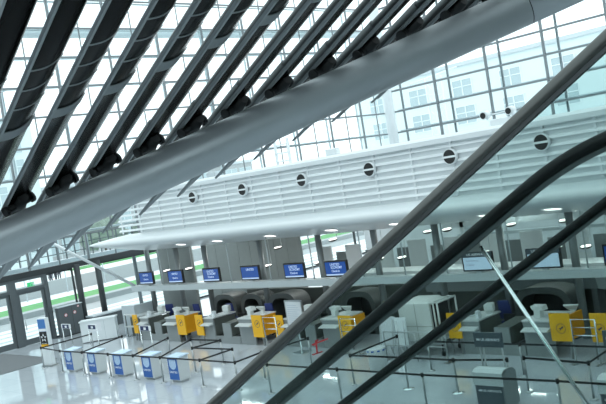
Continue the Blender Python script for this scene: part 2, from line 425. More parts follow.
box((-34.6, 24.8, 4.3), (XR, 33, 4.9)).build('deck_underside', 'frame_dark', G)
# round air nozzles
def nozzle(x, label):
    t = thing('air_nozzle', label, 'vent', (x + .12, 22.86, 6.36), 0, 'round nozzles in the gallery front')
    n = 24
    m = MB(); rings = []
    for r, y in ((.255, .1), (.255, -.03), (.24, -.035), (.232, -.02), (.232, .05)): rings.append([(r * math.cos(2 * math.pi * i / n), y, r * math.sin(2 * math.pi * i / n)) for i in range(n)])
    m.loft(rings, caps=False, smooth=True); m.build('nozzle_ring', 'gallery_fin', t)
    MB().cyl((0, -.02, 0), (0, .06, 0), .236, n=24).build('nozzle_bowl', 'black_matte', t)
    box((-.26, -.05, -.035), (.26, -.02, .03)).build('nozzle_bar', 'gallery_fin', t)
nz = [-33.4, -30.05, -26.66, -23.16, -19.73, -16.26, -12.95]
where = ['leftmost, just right of the louver tips', 'second from the left', 'third from the left', 'fourth from the left', 'fifth from the left', 'left of the steel handrail', 'right of the steel handrail']
for x, w in zip(nz[1:], where[1:]): nozzle(x, 'round black air nozzle in the white gallery front, ' + w)
# downlights in the soffit
dl = [(181, 244.5), (217, 240), (270, 235), (331, 229), (396, 222), (486, 213), (552, 206)]
for k, (px, py) in enumerate(dl):
    p = on_y(px, py, 23.1)
    t = thing('downlight', 'lit oval downlight in the gallery soffit, %s from the left' % ORD[k], 'ceiling light', (p.x, 23.1, 4.334), 0, 'downlights under the gallery')
    m = MB()
    mm = Matrix.Rotation(R(-15), 4, 'X')
    ring = lambda r, z: [mm @ Vector((r * 1.5 * math.cos(2 * math.pi * i / 20), r * math.sin(2 * math.pi * i / 20), z)) for i in range(20)]
    m.loft([ring(.24, .02), ring(.24, -.02), ring(.2, -.025), ring(.19, .0)], caps=False).build('trim_ring', 'white_paint', t)
    MB().loft([ring(.2, -.0), ring(.2, -.012)]).build('diffuser', 'lamp', t)
# things on top of the gallery rim
t = thing('twin_spotlight', 'white twin spotlight with black lenses on the gallery rim', 'spotlight', on_y(500, 125, 23.1).xy.to_3d() + Vector((0, 0, 7.10)))
box((-.3, -.1, 0), (.36, .2, .2)).build('spot_base', 'white_paint', t, .02)
for sx in (-.48, .43):
    h = MB().cyl((sx, .15, .38), (sx, -.12, .36), .13, n=16).cyl((sx, .1, .2), (sx, .1, .36), .03).build('spot_head', 'white_paint', t)
    MB().cyl((sx, -.115, .36), (sx, -.14, .358), .095, n=16).build('lens', 'black_matte', h)
MB().cyl((-.48, .1, .36), (.43, .1, .36), .02).build('spot_bar', 'white_paint', t)
p = on_y(333, 154, 23.1)
tag(box((-.28, -.12, 0), (.28, .12, .24)).build('junction_box', 'white_paint', None, .03), 'small white box on the gallery rim right of the ladder rack', 'box').location = (p.x, 23.1, 7.1)
p = on_y(213, 177, 23.1)
tag(box((-.3, -.12, 0), (.3, .12, .2)).build('junction_box', 'frame_pale', None, .03), 'small grey box on the gallery rim left of the ladder rack', 'box').location = (p.x, 23.1, 7.1)
p = on_y(284, 162, 24)
t = thing('ladder_rack', 'white open ladder rack standing on the gallery under the tube', 'rack', (p.x, 24, 5.25))
MB().box((-.42, -.05, 0), (-.34, .05, 2.9)).box((.34, -.05, 0), (.42, .05, 2.9)).build('upright', 'white_paint', t)
m = MB()
for k in range(8): m.box((-.34, -.03, .25 + .34 * k), (.34, .03, .31 + .34 * k))
m.build('rung', 'white_paint', t)

# ------------------------------------------------------------------ monitor shelf, hangers, monitors
t = thing('monitor_shelf', 'long pale grey hanging shelf carrying the check-in monitors', 'shelf', (0, 23.8, 0))
box((-37.1, -.22, 2.12), (XR, .22, 2.38)).build('shelf_beam', 'shelf_grey', t)
for px, py in ((158, 251), (226, 246), (265, 240), (308, 238), (357, 229), (398, 226), (440, 224), (505, 220), (580, 214)):
    x = on_y(px, py, 23.8).x
    MB().cyl((x, 0, 2.38), (x, 0, 4.3), .025, n=8).build('hanger_rod', 'shelf_grey', t)
def monitor(x, label, style, lines):
    t = thing('flight_monitor', label, 'monitor', (x, 23.72, 2.38), 0, 'monitors on the hanging shelf')
    W, H = 1.2, .64
    box((-W / 2, -.05, .06), (W / 2, .06, .06 + H)).build('bezel', 'black_matte', t, .012)
    MB().box((-.1, -.02, 0), (.1, .1, .07)).build('stand', 'shelf_grey', t)
    if style == 'blue':
        s = box((-W / 2 + .06, -.056, .12), (W / 2 - .06, -.045, H)).build('screen', 'screen_blue', t)
        box((-W / 2 + .06, -.058, .12), (W / 2 - .06, -.05, .175)).build('screen_footer', 'letter_screen', s)
    else:
        box((-W / 2 + .01, -.058, H - .10), (W / 2 - .01, -.045, H + .055)).build('header', 'us_dark', t)
        s = box((-W / 2 + .06, -.056, .11), (W / 2 - .06, -.045, H - .11)).build('screen', 'screen_white', t)
    for (s_, sz, xx, zz, w, mm) in lines: text('lettering', s_, sz, mm, s if style == 'blue' else t, (xx, -.062, zz), width=w)
U = [('UNITED', .14, -.02, .545, .50, 'letter_screen'), ('ECONOMY', .14, .06, .43, .60, 'letter_screen'), ('Check-in', .13, -.01, .29, .42, 'letter_screen')]
U1 = [('UNITED', .14, .05, .53, .5, 'letter_screen')]
U2 = [('UNITED', .13, 0, .52, .46, 'letter_screen'), ('Check-in', .12, 0, .32, .4, 'letter_screen')]
USL = [('US AIRWAYS', .11, .02, .62, .80, 'letter_white'), ('Economy', .10, -.18, .42, .5, 'letter_grey'), ('Class', .10, -.28, .28, .28, 'letter_grey')]
mons = [(-35.95, 'blue', U2, 'at the left end of the shelf'), (-33.5, 'blue', U2, 'second from the left end'), (-30.75, 'blue', U, 'third from the left, beside the bright gap'),
        (-28.05, 'blue', U1, 'fourth from the left, one line of text'), (-25.3, 'blue', U, 'fifth from the left'), (-22.95, 'blue', U, 'just left of the steel handrail'),
        (-16.45, 'us', USL, 'x'), (-14.0, 'us', USL, 'y'), (-11.42, 'blue', U, 'at the right edge of the photo')]
for x, st, ln, w in mons:
    lab = 'blue check-in monitor on the hanging shelf, ' + w
    if w == 'x': lab = 'white screen monitor with dark header beside the chrome rod'
    if w == 'y': lab = 'white screen monitor half behind the second black handrail'
    monitor(x + .17, lab, st, ln)

# ------------------------------------------------------------------ behind the counters
for x in (-36.75, -34.25, -32.0, -28.05, -24.4, -21.4, -18.5, -15.85, -13.25, -10.6):
    struct(MB().cyl((x, 24.6, 0), (x, 24.6, 4.5), .13, n=16).build('column', 'column_grey'))
struct(box((-36.9, 25.3, 0), (-34.05, 25.45, 4.3)).build('wall_partition', 'partition_grey'))
m = MB()
for k in range(8): m.box((-37.65 + .95 * k, 29.0, 0), (-37.65 + .95 * k + .93, 29.12, 4.3))
struct(m.build('wall_panelled', 'partition_grey'))
m = box((-32, 36.0, 0), (-4, 36.2, 4.3)); struct(m.build('wall_rear', 'gallery_white'))
def lamp(px, py, y, k):
    p = on_y(px, py, y)
    t = thing('reflector_lamp', 'small lit disc lamp hung behind the monitors, %s from the left' % ORD[k], 'lamp', p, 0, 'disc lamps behind the monitors')
    m = MB(); mm = Matrix.Rotation(R(5), 4, 'X')
    ring = lambda r, z: [mm @ Vector((r * math.cos(2 * math.pi * i / 18), r * math.sin(2 * math.pi * i / 18), z)) for i in range(18)]
    m.loft([ring(.19, .03), ring(.205, 0), ring(.12, -.05), ring(.03, -.07)]).build('lamp_shell', 'lamp_shell', t)
    MB().loft([ring(.17, .03), ring(.17, .045)]).build('lamp_disc', 'lamp', t)
    MB().cyl((.17, .08, 0), (.17, .08, 4.32 - p.z), .012, n=6).build('stem', 'shelf_grey', t)
LP = [(167, 271, 24.2), (189, 269, 24.2), (268, 266, 26), (278, 248, 26.5), (318, 263, 26), (333, 240, 26), (380, 259, 26), (402, 258, 26), (428, 232, 26), (447, 230, 26), (486, 231, 26), (511, 225, 26), (485, 253, 25.5), (557, 248, 25.3), (564, 221, 27), (586, 247, 26)]
for k, (px, py, y) in enumerate(LP): lamp(px, py, y, k)
for k, (x, y) in enumerate([(x, y) for y in (26.4, 31.5) for x in (-32, -26, -20, -14, -8)]):  # unseen strips added to brighten the space under the gallery
    t = thing('fill_strip', 'added fill strip on the deck underside, %s counted from the front row left' % ORD[k], 'ceiling light', (x, y, 4.3), 0, 'added fill strips under the gallery deck')
    box((-1.4, -.14, -.06), (1.4, .14, 0)).build('fill_housing', 'frame_pale', t); box((-1.35, -.1, -.075), (1.35, .1, -.06)).build('diffuser', 'fill_glow', t)
# white screens and dark niches of the rear desks
for k in range(13):
    x = -29.85 + 1.95 * k
    t = thing('rear_screen', 'tall white curved screen of the rear desks, %s from the left' % ORD[k], 'screen', (x, 30.5, 0), 0, 'white screens behind the gallery columns')
    pts = [(.5 * math.sin(u) , .25 * math.cos(u)) for u in [R(-70 + 14 * i) for i in range(11)]]
    m = MB(); m.loft([[(px_ * 1.1, -py_, 0) for px_, py_ in pts] + [(px_ * 1.02, -py_ + .06, 0) for px_, py_ in pts[::-1]], [(px_ * 1.1, -py_, 2.85) for px_, py_ in pts] + [(px_ * 1.02, -py_ + .06, 2.85) for px_, py_ in pts[::-1]]]); m.build('screen_panel', 'white_paint', t)
    box((.6, .1, 1.4), (1.45, .16, 2.5)).build('dark_panel', 'column_grey', t); box((.99, .16, 0), (1.06, .2, 1.5)).build('panel_leg', 'shelf_grey', t)
m = MB().box((-25, 26.9, 1.75), (-4, 28.1, 2.0)).box((-24.6, 27.1, 1.45), (-4, 27.9, 1.75))
t = thing('rear_counter', 'long white counter top behind the monitor shelf', 'counter', (0, 0, 0))
m.build('counter_top', 'white_paint', t)
box((-24.4, 27.2, 0), (-4, 27.8, 1.45)).build('counter_base', 'column_grey', t)
m = MB().box((-24, 32.5, 3.0), (-4, 32.7, 3.25)).box((-24, 33.6, 2.4), (-4, 33.8, 2.55))
for x in (-23, -16, -9): m.box((x, 32.5, 0), (x + .2, 33.8, 3.25))
tag(m.build('cable_tray', 'shelf_grey'), 'long grey horizontal tray above the rear screens', 'tray')
# grey conveyor housing under the shelf, right
t = thing('conveyor_housing', 'long grey conveyor housing beneath the right half of the shelf', 'housing', (0, 25.5, 0))
MB().prism([(-20, 0, 1.4), (-20, -.12, 1.85), (-20, .7, 1.95), (-20, .7, 1.4)], (6.9, 0, 0)).build('housing_body', 'desk_grey', t)
MB().prism([(-13.1, 0, 1.4), (-13.1, -.12, 1.85), (-13.1, .7, 1.95), (-13.1, .7, 1.4)], (1.4, -.3, -.1)).build('housing_end', 'shelf_grey', t)
MB().box((-19.8, .1, 0), (-19.6, .6, 1.4)).box((-16.5, .1, 0), (-16.3, .6, 1.4)).box((-13.4, .1, 0), (-13.2, .6, 1.4)).build('housing_leg', 'column_grey', t)
struct(box((-31.4, 26.3, 0), (-4, 26.45, 1.55)).build('wall_service', 'desk_side'))
def arch(x, w, label):
    t = thing('baggage_arch', label, 'arch', (x, 24.42, 0), 0, 'baggage arches behind the desks')
    out = []; inn = []
    for i in range(21):
        u = math.pi * i / 20; c = math.cos(u); s_ = math.sin(u)
        sg = lambda v, e: math.copysign(abs(v) ** e, v)
        out.append((w / 2 * sg(c, .6), 0, .75 + .95 * sg(s_, .6))); inn.append(((w / 2 - .22) * sg(c, .6), 0, .75 + .73 * sg(s_, .6)))
    out = [(w / 2, 0, 0)] + out + [(-w / 2, 0, 0)]; inn = [(w / 2 - .22, 0, 0)] + inn + [(-w / 2 + .22, 0, 0)]
    MB().prism(out + inn[::-1], (0, .9, 0)).build('arch_hood', 'arch_grey', t)
    box((-w / 2 + .24, .05, .0), (w / 2 - .24, .85, .55)).build('arch_belt', 'black_matte', t)
    box((-w / 2 + .22, .86, .55), (w / 2 - .22, .89, 1.45)).build('arch_curtain', 'black_matte', t)
for x, w, l in ((-30.9, 1.7, 'leftmost, beneath the third monitor'), (-29.0, 1.5, 'beneath the fourth monitor'), (-27.0, 1.8, 'with a rounded hood beneath the gap after the fourth monitor'), (-22.6, 1.75, 'right behind the steel handrail'), (-14.55, 2.1, 'behind the yellow panels at right')):
    arch(x, w, 'rounded dark baggage arch, ' + l)

# ------------------------------------------------------------------ check-in desks
DY = 22.3
def desk(x0, x1, label):
    t = thing('check_in_desk', label, 'desk', ((x0 + x1) / 2, DY, 0), 0, 'check-in desks'); w = x1 - x0
    box((-w / 2, 0, 0), (w / 2, .06, 1.06)).build('front_panel', 'desk_grey', t)
    MB().box((w / 2 - .05, .06, .32), (w / 2, 1.25, 1.02)).box((-w / 2, .06, 0), (-w / 2 + .05, 1.25, 1.02)).build('side_panel', 'desk_side', t)
    box((-w / 2 - .02, -.03, 1.06), (w / 2 + .02, 1.3, 1.11)).build('worktop', 'desk_top', t)
    MB().prism([(-w / 2 + .03, -.26, .80), (-w / 2 + .03, -.26, .83), (-w / 2 + .03, 0, .9), (-w / 2 + .03, 0, .80)], (w - .06, 0, 0)).build('bag_ledge', 'desk_top', t)
def conveyor(x0, x1, label):
    t = thing('baggage_conveyor', label, 'conveyor', ((x0 + x1) / 2, DY, 0), 0, 'baggage conveyors between the desks'); w = (x1 - x0) / 2
    box((-w, 0, 0), (w, .08, .32)).build('sill', 'desk_grey', t)
    p = .27
    for a_, b_ in ((-w, -p), (p, w)):
        box((a_ + .03, .1, .2), (b_ - .03, 1.35, .3)).build('belt', 'black_matte', t)
        box((a_ + .03, 1.35, .2), (b_ - .03, 1.4, 1.0)).build('flap', 'black_matte', t)
    MB().prism([(-p, .05, .32), (-p, .05, .86), (-p, 1.35, .93), (-p, 1.35, .32)], (2 * p, 0, 0)).build('divider', 'desk_side', t)
    box((-p, 0, .32), (p, .05, .87)).build('divider_front', 'desk_grey', t)
RING = [(math.cos(2 * math.pi * i / 28), math.sin(2 * math.pi * i / 28)) for i in range(28)]
def crane(parent, x, y, z, r):
    m = MB()
    m.loft([[(x + r * c, y, z + r * s_) for c, s_ in RING], [(x + r * c, y - .003, z + r * s_) for c, s_ in RING], [(x + r * .91 * c, y - .003, z + r * .91 * s_) for c, s_ in RING], [(x + r * .91 * c, y, z + r * .91 * s_) for c, s_ in RING]], caps=False)
    bird = [(-.62, -.10), (-.30, .08), (-.02, .12), (.22, .36), (.66, .52), (.40, .30), (.62, .34), (.36, .16), (.52, .14), (.22, -.04), (.02, -.10), (-.16, -.34), (-.50, -.52), (-.18, -.14), (-.30, -.06)]
    m.prism([(x + bx * r, y, z + bz * r) for bx, bz in bird], (0, -.003, 0))
    m.build('emblem', 'navy', parent)
def ypanel(x, w, side, label, logo=True, h0=.25):
    t = thing('yellow_panel', label, 'panel', (x, DY - .1, 0), 0, 'yellow panels at the desks')
    box((0, 0, h0 + .1), (w, .05, 1.25 + (.1 if h0 > .3 else 0))).build('front_board', 'yellow', t)
    if side: MB().prism([(w - .05, .05, h0 + .15), (w - .05, .05, 1.2 + (.1 if h0 > .3 else 0)), (w - .05, .8, 1.19 + (.1 if h0 > .3 else 0)), (w - .05, .8, h0 + .15)], (.05, 0, 0)).build('side_board', 'yellow_shaded', t)
    box((.05, .0, 0), (.1, .05, h0 + .1)).build('foot', 'column_grey', t); box((w - .1, .0, 0), (w - .05, .05, h0 + .1)).build('foot', 'column_grey', t)
    if logo: crane(t, w / 2 + .02, -.004, .9, .15)
Bs = [-35.25, -30.3, -25.15, -20.95, -16.75, -11.78]
As = [-31.75, -26.55, -21.68, -17.3, -13.1]
nm = ['at the left end of the hall', 'under the third monitor', 'left of the info stand', 'behind the white panel boards', 'beside the white machine', 'at the right edge of the photo']
nA = ['under the second monitor', 'under the fourth monitor', 'just right of the steel handrail', 'behind the white machine', 'near the right edge']
for k, b in enumerate(Bs):
    if k == 3: continue
    ypanel(b - .03, .5 if k else .36, False, 'narrow yellow panel with ring emblem, ' + nm[k], True, .42 if k > 3 else .25)
    desk(b + .44, b + 1.12, 'check-in desk right of a narrow yellow panel, ' + nm[k])
    if k < 5:
        A = As[k]
        conveyor(b + 1.15, A - .98, 'black baggage conveyor pair, grey divider, ' + nm[k])
        desk(A - .95, A, 'check-in desk left of a wide yellow panel, ' + nA[k])
        ypanel(A + .01, .62 if k != 4 else .66, True, 'wide yellow panel with shade-toned side board, ' + nA[k], True, .42 if k > 3 else .25)
    else:
        conveyor(b + 1.15, b + 3.0, 'black baggage conveyor pair with grey divider, ' + nm[k])
# equipment on the desks
def printer(x, y, rz, label):
    t = thing('ticket_printer', label, 'printer', (x, y, 1.11), rz, 'printers on the desks'); t.scale = (.74, .74, .74)
    box((-.16, -.13, 0), (.16, .13, .3)).build('printer_body', 'ceramic', t, .02)
    MB().prism([(-.24, -.1, .3), (-.3, -.12, .46), (-.28, .2, .5), (-.22, .2, .3)], (.56, 0, 0)).build('paper_tray', 'ceramic', t)
def desk_monitor(x, y, rz, label):
    t = thing('desk_monitor', label, 'monitor', (x, y, 1.11), rz, 'staff monitors on the desks'); t.scale = (.74, .74, .74)
    MB().prism([(-.13, -.05, 0), (.13, -.05, 0), (.09, -.03, .22), (-.09, -.03, .22)], (0, .12, 0)).build('neck', 'ceramic', t)
    MB().prism([(-.16, 0, .2), (.16, 0, .2), (.32, -.16, .42), (-.32, -.16, .42)], (0, .07, .04)).build('monitor_shell', 'ceramic', t)
    box((-.2, -.06, 0), (.2, .14, .025)).build('foot', 'ceramic', t)
def keyboard(x, y, rz, label):
    t = thing('keyboard', label, 'keyboard', (x, y, 1.11), rz, 'keyboards on the desks')
    box((-.24, -.09, 0), (.24, .09, .035)).build('case', 'ceramic', t); box((-.22, -.075, .035), (.22, .06, .042)).build('keys', 'frame_pale', t)
def scanner(x, y, label):
    t = thing('pass_scanner', label, 'scanner', (x, y, 1.11), 0, 'white scanners on the desks'); t.scale = (.74, .74, .74)
    MB().box((-.09, -.09, 0), (.09, .09, .34)).build('scanner_body', 'white_paint', t, .015)
    box((-.06, -.095, .2), (.06, -.088, .3)).build('scanner_window', 'frame_pale', t)
def terminal(x, y, label):
    t = thing('rear_terminal', label, 'monitor', (x, y, 1.11), R(20), 'boxy terminals on the desks'); t.scale = (.74, .74, .74)
    box((-.22, -.16, .1), (.22, .2, .46)).build('terminal_shell', 'ceramic', t, .05); box((-.14, -.1, 0), (.14, .12, .1)).build('foot', 'ceramic', t)
for k, A in enumerate(As):
    if k == 3: continue
    printer(A - .62, DY + .45, R(-8), 'white ticket printer left of a wide yellow panel, ' + nA[k])
    desk_monitor(A - .2 if k != 4 else A + .35, DY + .75, R(5), 'white staff monitor near a wide yellow panel, ' + nA[k])
for k, b in enumerate(Bs[:5]):
    if k == 3: continue
    scanner(b + .98, DY + .22, 'upright white scanner by a narrow yellow panel, ' + nm[k])
    keyboard(b + .62, DY + .5, R(10), 'pale keyboard by a narrow yellow panel, ' + nm[k])
    terminal(b + .95, DY + .95, 'rounded pale terminal by a narrow yellow panel, ' + nm[k])
def chair(x, y, rz, label):
    t = thing('office_chair', label, 'chair', (x, y, 0), rz, 'blue chairs behind the desks')
    box((-.24, -.23, .62), (.24, .23, .72)).build('seat', 'chair_blue', t, .03)
    MB().prism([(-.23, .22, .8), (.23, .22, .8), (.2, .3, 1.42), (-.2, .3, 1.42)], (0, .07, 0)).build('backrest', 'chair_blue', t, .02)
    MB().cyl((0, 0, .08), (0, 0, .62), .03).box((-.03, .0, .6), (.03, .28, .63)).box((-.03, .26, .6), (.03, .29, 1.0)).build('stem', 'black_matte', t)
    m = MB()
    for q in range(5): m.bar((0, 0, .08), (.3 * math.cos(q * 1.257), .3 * math.sin(q * 1.257), .05), .05, .04)
    m.build('star_base', 'black_matte', t)
for px, py, w in ((167, 310, 'under the second monitor'), (196, 309, 'left of the bright gap under the third monitor'), (229, 307, 'under the fourth monitor'), (268, 306, 'left of the info stand'), (502, 300, 'behind the chrome rod')):
    p = on_y(px, py, 23.75); chair(p.x, 24.08, R(160 + 25 * (px % 3)), 'blue office chair behind the desks, ' + w)
# grey end screen and low shelves at the left end of the desks
t = thing('end_screen', 'pale teal end screen closing the desk row at left', 'screen', (-37.95, 23.35, 0))
box((0, 0, 0), (1.15, .06, 1.45)).build('front_sheet', 'frame_pale', t)
box((1.1, .06, 0), (1.15, 1.2, 1.45)).build('side_sheet', 'frame_pale', t)
t = thing('end_shelf', 'dark low shelf unit between end screen and first yellow panel', 'shelf', (-36.75, 22.9, 0))
box((0, .1, 0), (.75, 1.1, .95)).build('shelf_body', 'desk_side', t); box((-.03, .05, .95), (.8, 1.15, 1.0)).build('shelf_top', 'desk_top', t)
box((-.1, -.2, 1.1), (.9, .0, 1.14)).build('side_board', 'desk_top', t); box((-.1, -.2, .5), (1.0, -.02, .55)).build('side_board', 'desk_top', t)
MB().box((-.08, -.15, 0), (-.04, -.1, 1.1)).box((-.04, -.12, 0), (0, .1, .02)).build('stand', 'steel', t)
# metal gauge frames
def gauge(x, y, label):
    t = thing('bag_gauge', label, 'frame', (x, y, 0), 0, 'bag gauges before the desks')
    MB().tube([(0, 0, 0), (0, 0, 1.28), (.72, 0, 1.28), (.72, 0, 0)], .025).build('outer_frame', 'chrome', t)
    MB().cyl((0, 0, .82), (.72, 0, .82), .02).cyl((0, 0, 1.05), (.72, 0, 1.05), .012).build('cross_bar', 'chrome', t)
    MB().box((-.05, -.2, 0), (.05, .2, .03)).box((.67, -.2, 0), (.77, .2, .03)).build('foot', 'steel', t)
gauge(-25.3, 21.75, 'chrome bag gauge frame before the yellow panels under the fourth monitor')
gauge(-12.15, 21.75, 'chrome bag gauge frame before the yellow panels at the right edge')
gauge(-21.0, 21.6, 'chrome bag gauge frame left of the white panel boards')

# ------------------------------------------------------------------ left lobby things
t = thing('mat_area', 'large dark grey entrance mat on the floor by the doors', 'mat', (-42.3, 14.4, 0)); t.name = 'entrance_mat'
box((0, 0, 0), (5.6, 4.3, .012)).build('mat_pile', 'mat_grey', t); MB().box((5.6, 0, 0), (5.66, 4.3, .016)).box((0, 4.3, 0), (5.66, 4.36, .016)).build('mat_edge', 'frame_grey', t)
t = thing('totem_sign', 'white totem with sky print, black star panel and yellow strip', 'sign', (-35.45, 17.75, 0), R(12))
box((-.28, -.1, .05), (.28, .1, 2.15)).build('totem_body', 'white_paint', t, .01)
box((-.34, -.2, 0), (.34, .2, .05)).build('totem_base', 'steel', t)
box((-.24, -.108, 1.55), (.24, -.1, 2.1)).build('sky_print', 'sky_blue_print', t); box((-.24, -.112, 1.56), (.24, -.106, 1.68)).build('cloud_print', 'letter_white', t)
bp = box((-.24, -.108, .98), (.24, -.1, 1.55)).build('star_panel', 'black_matte', t)
m = MB()
for k in range(5):
    u = R(90 + 72 * k); c, s_ = math.cos(u), math.sin(u); ca, sa = math.cos(u + .50), math.sin(u + .50); cb, sb_ = math.cos(u - .50), math.sin(u - .50)
    z0 = 1.27
    m.prism([(.20 * c, -.108, z0 + .20 * s_), (.10 * ca, -.108, z0 + .10 * sa), (.075 * c, -.108, z0 + .075 * s_), (.10 * cb, -.108, z0 + .10 * sb_)], (0, -.004, 0))
m.build('emblem', 'letter_white', bp)
box((-.24, -.108, .86), (.24, -.1, .98)).build('yellow_strip', 'yellow', t)
text('lettering', 'STAR ALLIANCE', .04, 'letter_white', t, (0, -.112, 1.015), width=.36)
t = thing('luggage_cabinet', 'white low cabinet with pale panel beside the desk row end', 'cabinet', (-37.95, 21.85, 0), R(48))
box((-.88, 0, .04), (.88, .6, 1.05)).build('cabinet_body', 'white_paint', t, .01); box((-.92, -.04, 1.05), (.92, .65, 1.1)).build('cabinet_top', 'white_paint', t)
box((-.5, -.012, .5), (.15, 0, .92)).build('cabinet_panel', 'letter_white', t); box((-.85, .05, 0), (.85, .55, .04)).build('plinth', 'frame_dark', t)
box((.3, -.006, .1), (.315, 0, 1.0)).build('panel_joint', 'frame_pale', t)
t = thing('grey_cabinet', 'dark grey cabinet with two red prohibition signs by the facade', 'cabinet', (-42.3, 22.1, 0))
box((-.25, 0, .06), (.1, 1.45, 1.6)).build('cabinet_body', 'frame_grey', t, .01); box((-.2, .05, 0), (.05, 1.4, .06)).build('plinth', 'frame_dark', t)
box((.1, .79, .08), (.104, .805, 1.58)).build('door_gap', 'frame_dark', t); box((-.27, -.03, 1.6), (.13, 1.48, 1.64)).build('cabinet_lid', 'frame_pale', t)
for yy, zz in ((.4, 1.15), (.95, 1.2), (1.2, 1.48)):
    r_ = .095 if zz < 1.4 else .06
    s_ = MB().cyl((.1, yy, zz), (.108, yy, zz), r_ * .8, n=20).build('warning_disc', 'letter_white', t)
    MB().loft([[(.108, yy + r * c, zz + r * s2) for c, s2 in RING] for r in (r_, r_ * .78)] , caps=False).bar((.109, yy - r_ * .6, zz + r_ * .6), (.109, yy + r_ * .6, zz - r_ * .6), .01, r_ * .22, up=(1, 0, 0)).build('red_ring', 'red', s_)
t = thing('low_cabinet', 'low grey cabinet by the facade columns behind the white cabinet', 'cabinet', (-41.75, 24.2, 0))
box((-.4, -.5, 0), (.3, 2.4, .75)).build('cabinet_body', 'frame_grey', t, .01); box((-.45, -.55, .75), (.35, 2.45, .82)).build('cabinet_top', 'frame_pale', t)
t = thing('exit_sign', 'green exit sign with white running figure above the glass door', 'sign', (FX + .2, 21.0, 3.05)); t.scale = (.62, .62, .62)
box((0, -.32, 0), (.06, .32, .36)).build('sign_box', 'green_sign', t)
MB().cyl((.06, .06, .28), (.068, .06, .28), .035, n=10).bar((.064, .05, .25), (.064, 0, .14), .008, .05, up=(1, 0, 0)).bar((.064, 0, .14), (.064, .1, .06), .008, .03, up=(1, 0, 0)).bar((.064, 0, .14), (.064, -.1, .05), .008, .03, up=(1, 0, 0)).bar((.064, .05, .23), (.064, -.08, .2), .008, .025, up=(1, 0, 0)).box((.06, .17, .05), (.068, .27, .3)).build('pictogram', 'letter_white', t)
MB().cyl((.03, 0, .36), (.03, 0, .6), .015).build('hanger', 'frame_grey', t)
def polesign(x, y, label):
    t = thing('pole_sign', label, 'sign', (x, y, 0), 0, 'small blue signs on twin legs')
    MB().cyl((-.36, 0, 0), (-.36, 0, 1.34), .022).build('leg', 'chrome', t); MB().cyl((.36, 0, 0), (.36, 0, 1.34), .022).build('leg', 'chrome', t)
    box((-.38, -.03, 1.36), (.38, .03, 1.56)).build('sign_board', 'letter_white', t)
    box((-.28, -.036, 1.37), (.3, -.03, 1.55)).build('blue_field', 'navy', t); box((-.05, -.04, 1.4), (.12, -.036, 1.5)).build('white_mark', 'letter_white', t)
    box((-.42, -.15, 0), (-.3, .15, .02)).build('foot', 'steel', t); box((.3, -.15, 0), (.42, .15, .02)).build('foot', 'steel', t)
polesign(-35.8, 19.0, 'small blue sign on twin chrome legs between totem and grey cabinet')
polesign(-33.5, 19.0, 'small blue sign on twin chrome legs before the white cabinet')
polesign(-29.4, 19.0, 'small blue sign on twin chrome legs below the leftmost yellow panel')
# diagonal white brace from the facade to the shelf end
P2 = on_y(139, 288, 24); P1 = on_x(52, 243, -39.2); Dv = P1 - P2
tag(MB().cyl(P2, P2 + Dv * 2.1, .075, n=10).build('tie_brace', 'white_paint'), 'pale diagonal brace rod running down to the shelf end', 'brace')

# ------------------------------------------------------------------ blue kiosks
def kiosk(x, label):
    t = thing('check_in_kiosk', label, 'kiosk', (x - .2, 17.18, 0), 0, 'blue check-in kiosks')
    MB().prism([(0, 0, .08), (0, .46, .08), (0, .46, .92), (0, 0, .88)], (.64, 0, 0)).build('kiosk_body', 'kiosk_side', t)
    box((.05, .06, 0), (.6, .42, .08)).build('kiosk_base', 'steel', t)
    MB().prism([(-.08, -.05, .88), (-.08, -.05, .905), (-.08, .5, .955), (-.08, .5, .925)], (.76, 0, 0)).build('kiosk_top', 'kiosk_top', t)
    MB().prism([(.05, .05, .910), (.05, .05, .918), (.05, .42, .951), (.05, .42, .943)], (.5, 0, 0)).build('touch_screen', 'kiosk_pale', t)
    f = box((.03, -.012, .1), (.59, 0, .87)).build('blue_front', 'kiosk_blue', t)
    m = MB(); cxe, cze, re_ = .31, .64, .2
    for q in range(4):
        xa = cxe - re_ + .1 * q + .006; xb = xa + .088
        low_ = lambda xx: cze - math.sqrt(max(.0004, re_ ** 2 - (xx - cxe) ** 2)) * .85
        pts = [(xa, -.016, .82), (xa, -.016, low_(xa)), ((xa + xb) / 2, -.016, low_((xa + xb) / 2)), (xb, -.016, low_(xb)), (xb, -.016, .82)]
        m.prism(pts, (0, .004, 0))
    m.build('tulip_emblem', 'kiosk_pale', f)
    text('lettering', 'UNITED', .1, 'letter_white', f, (.31, -.016, .37), width=.44)
for k, x in enumerate((-32.72, -30.88, -28.95, -26.98, -25.32)):
    w = ['leftmost of the front row, right of the totem', 'second from the left', 'middle of the five', 'second from the right', 'rightmost of the five'][k]
    kiosk(x, 'blue fronted white self-service kiosk, ' + w)

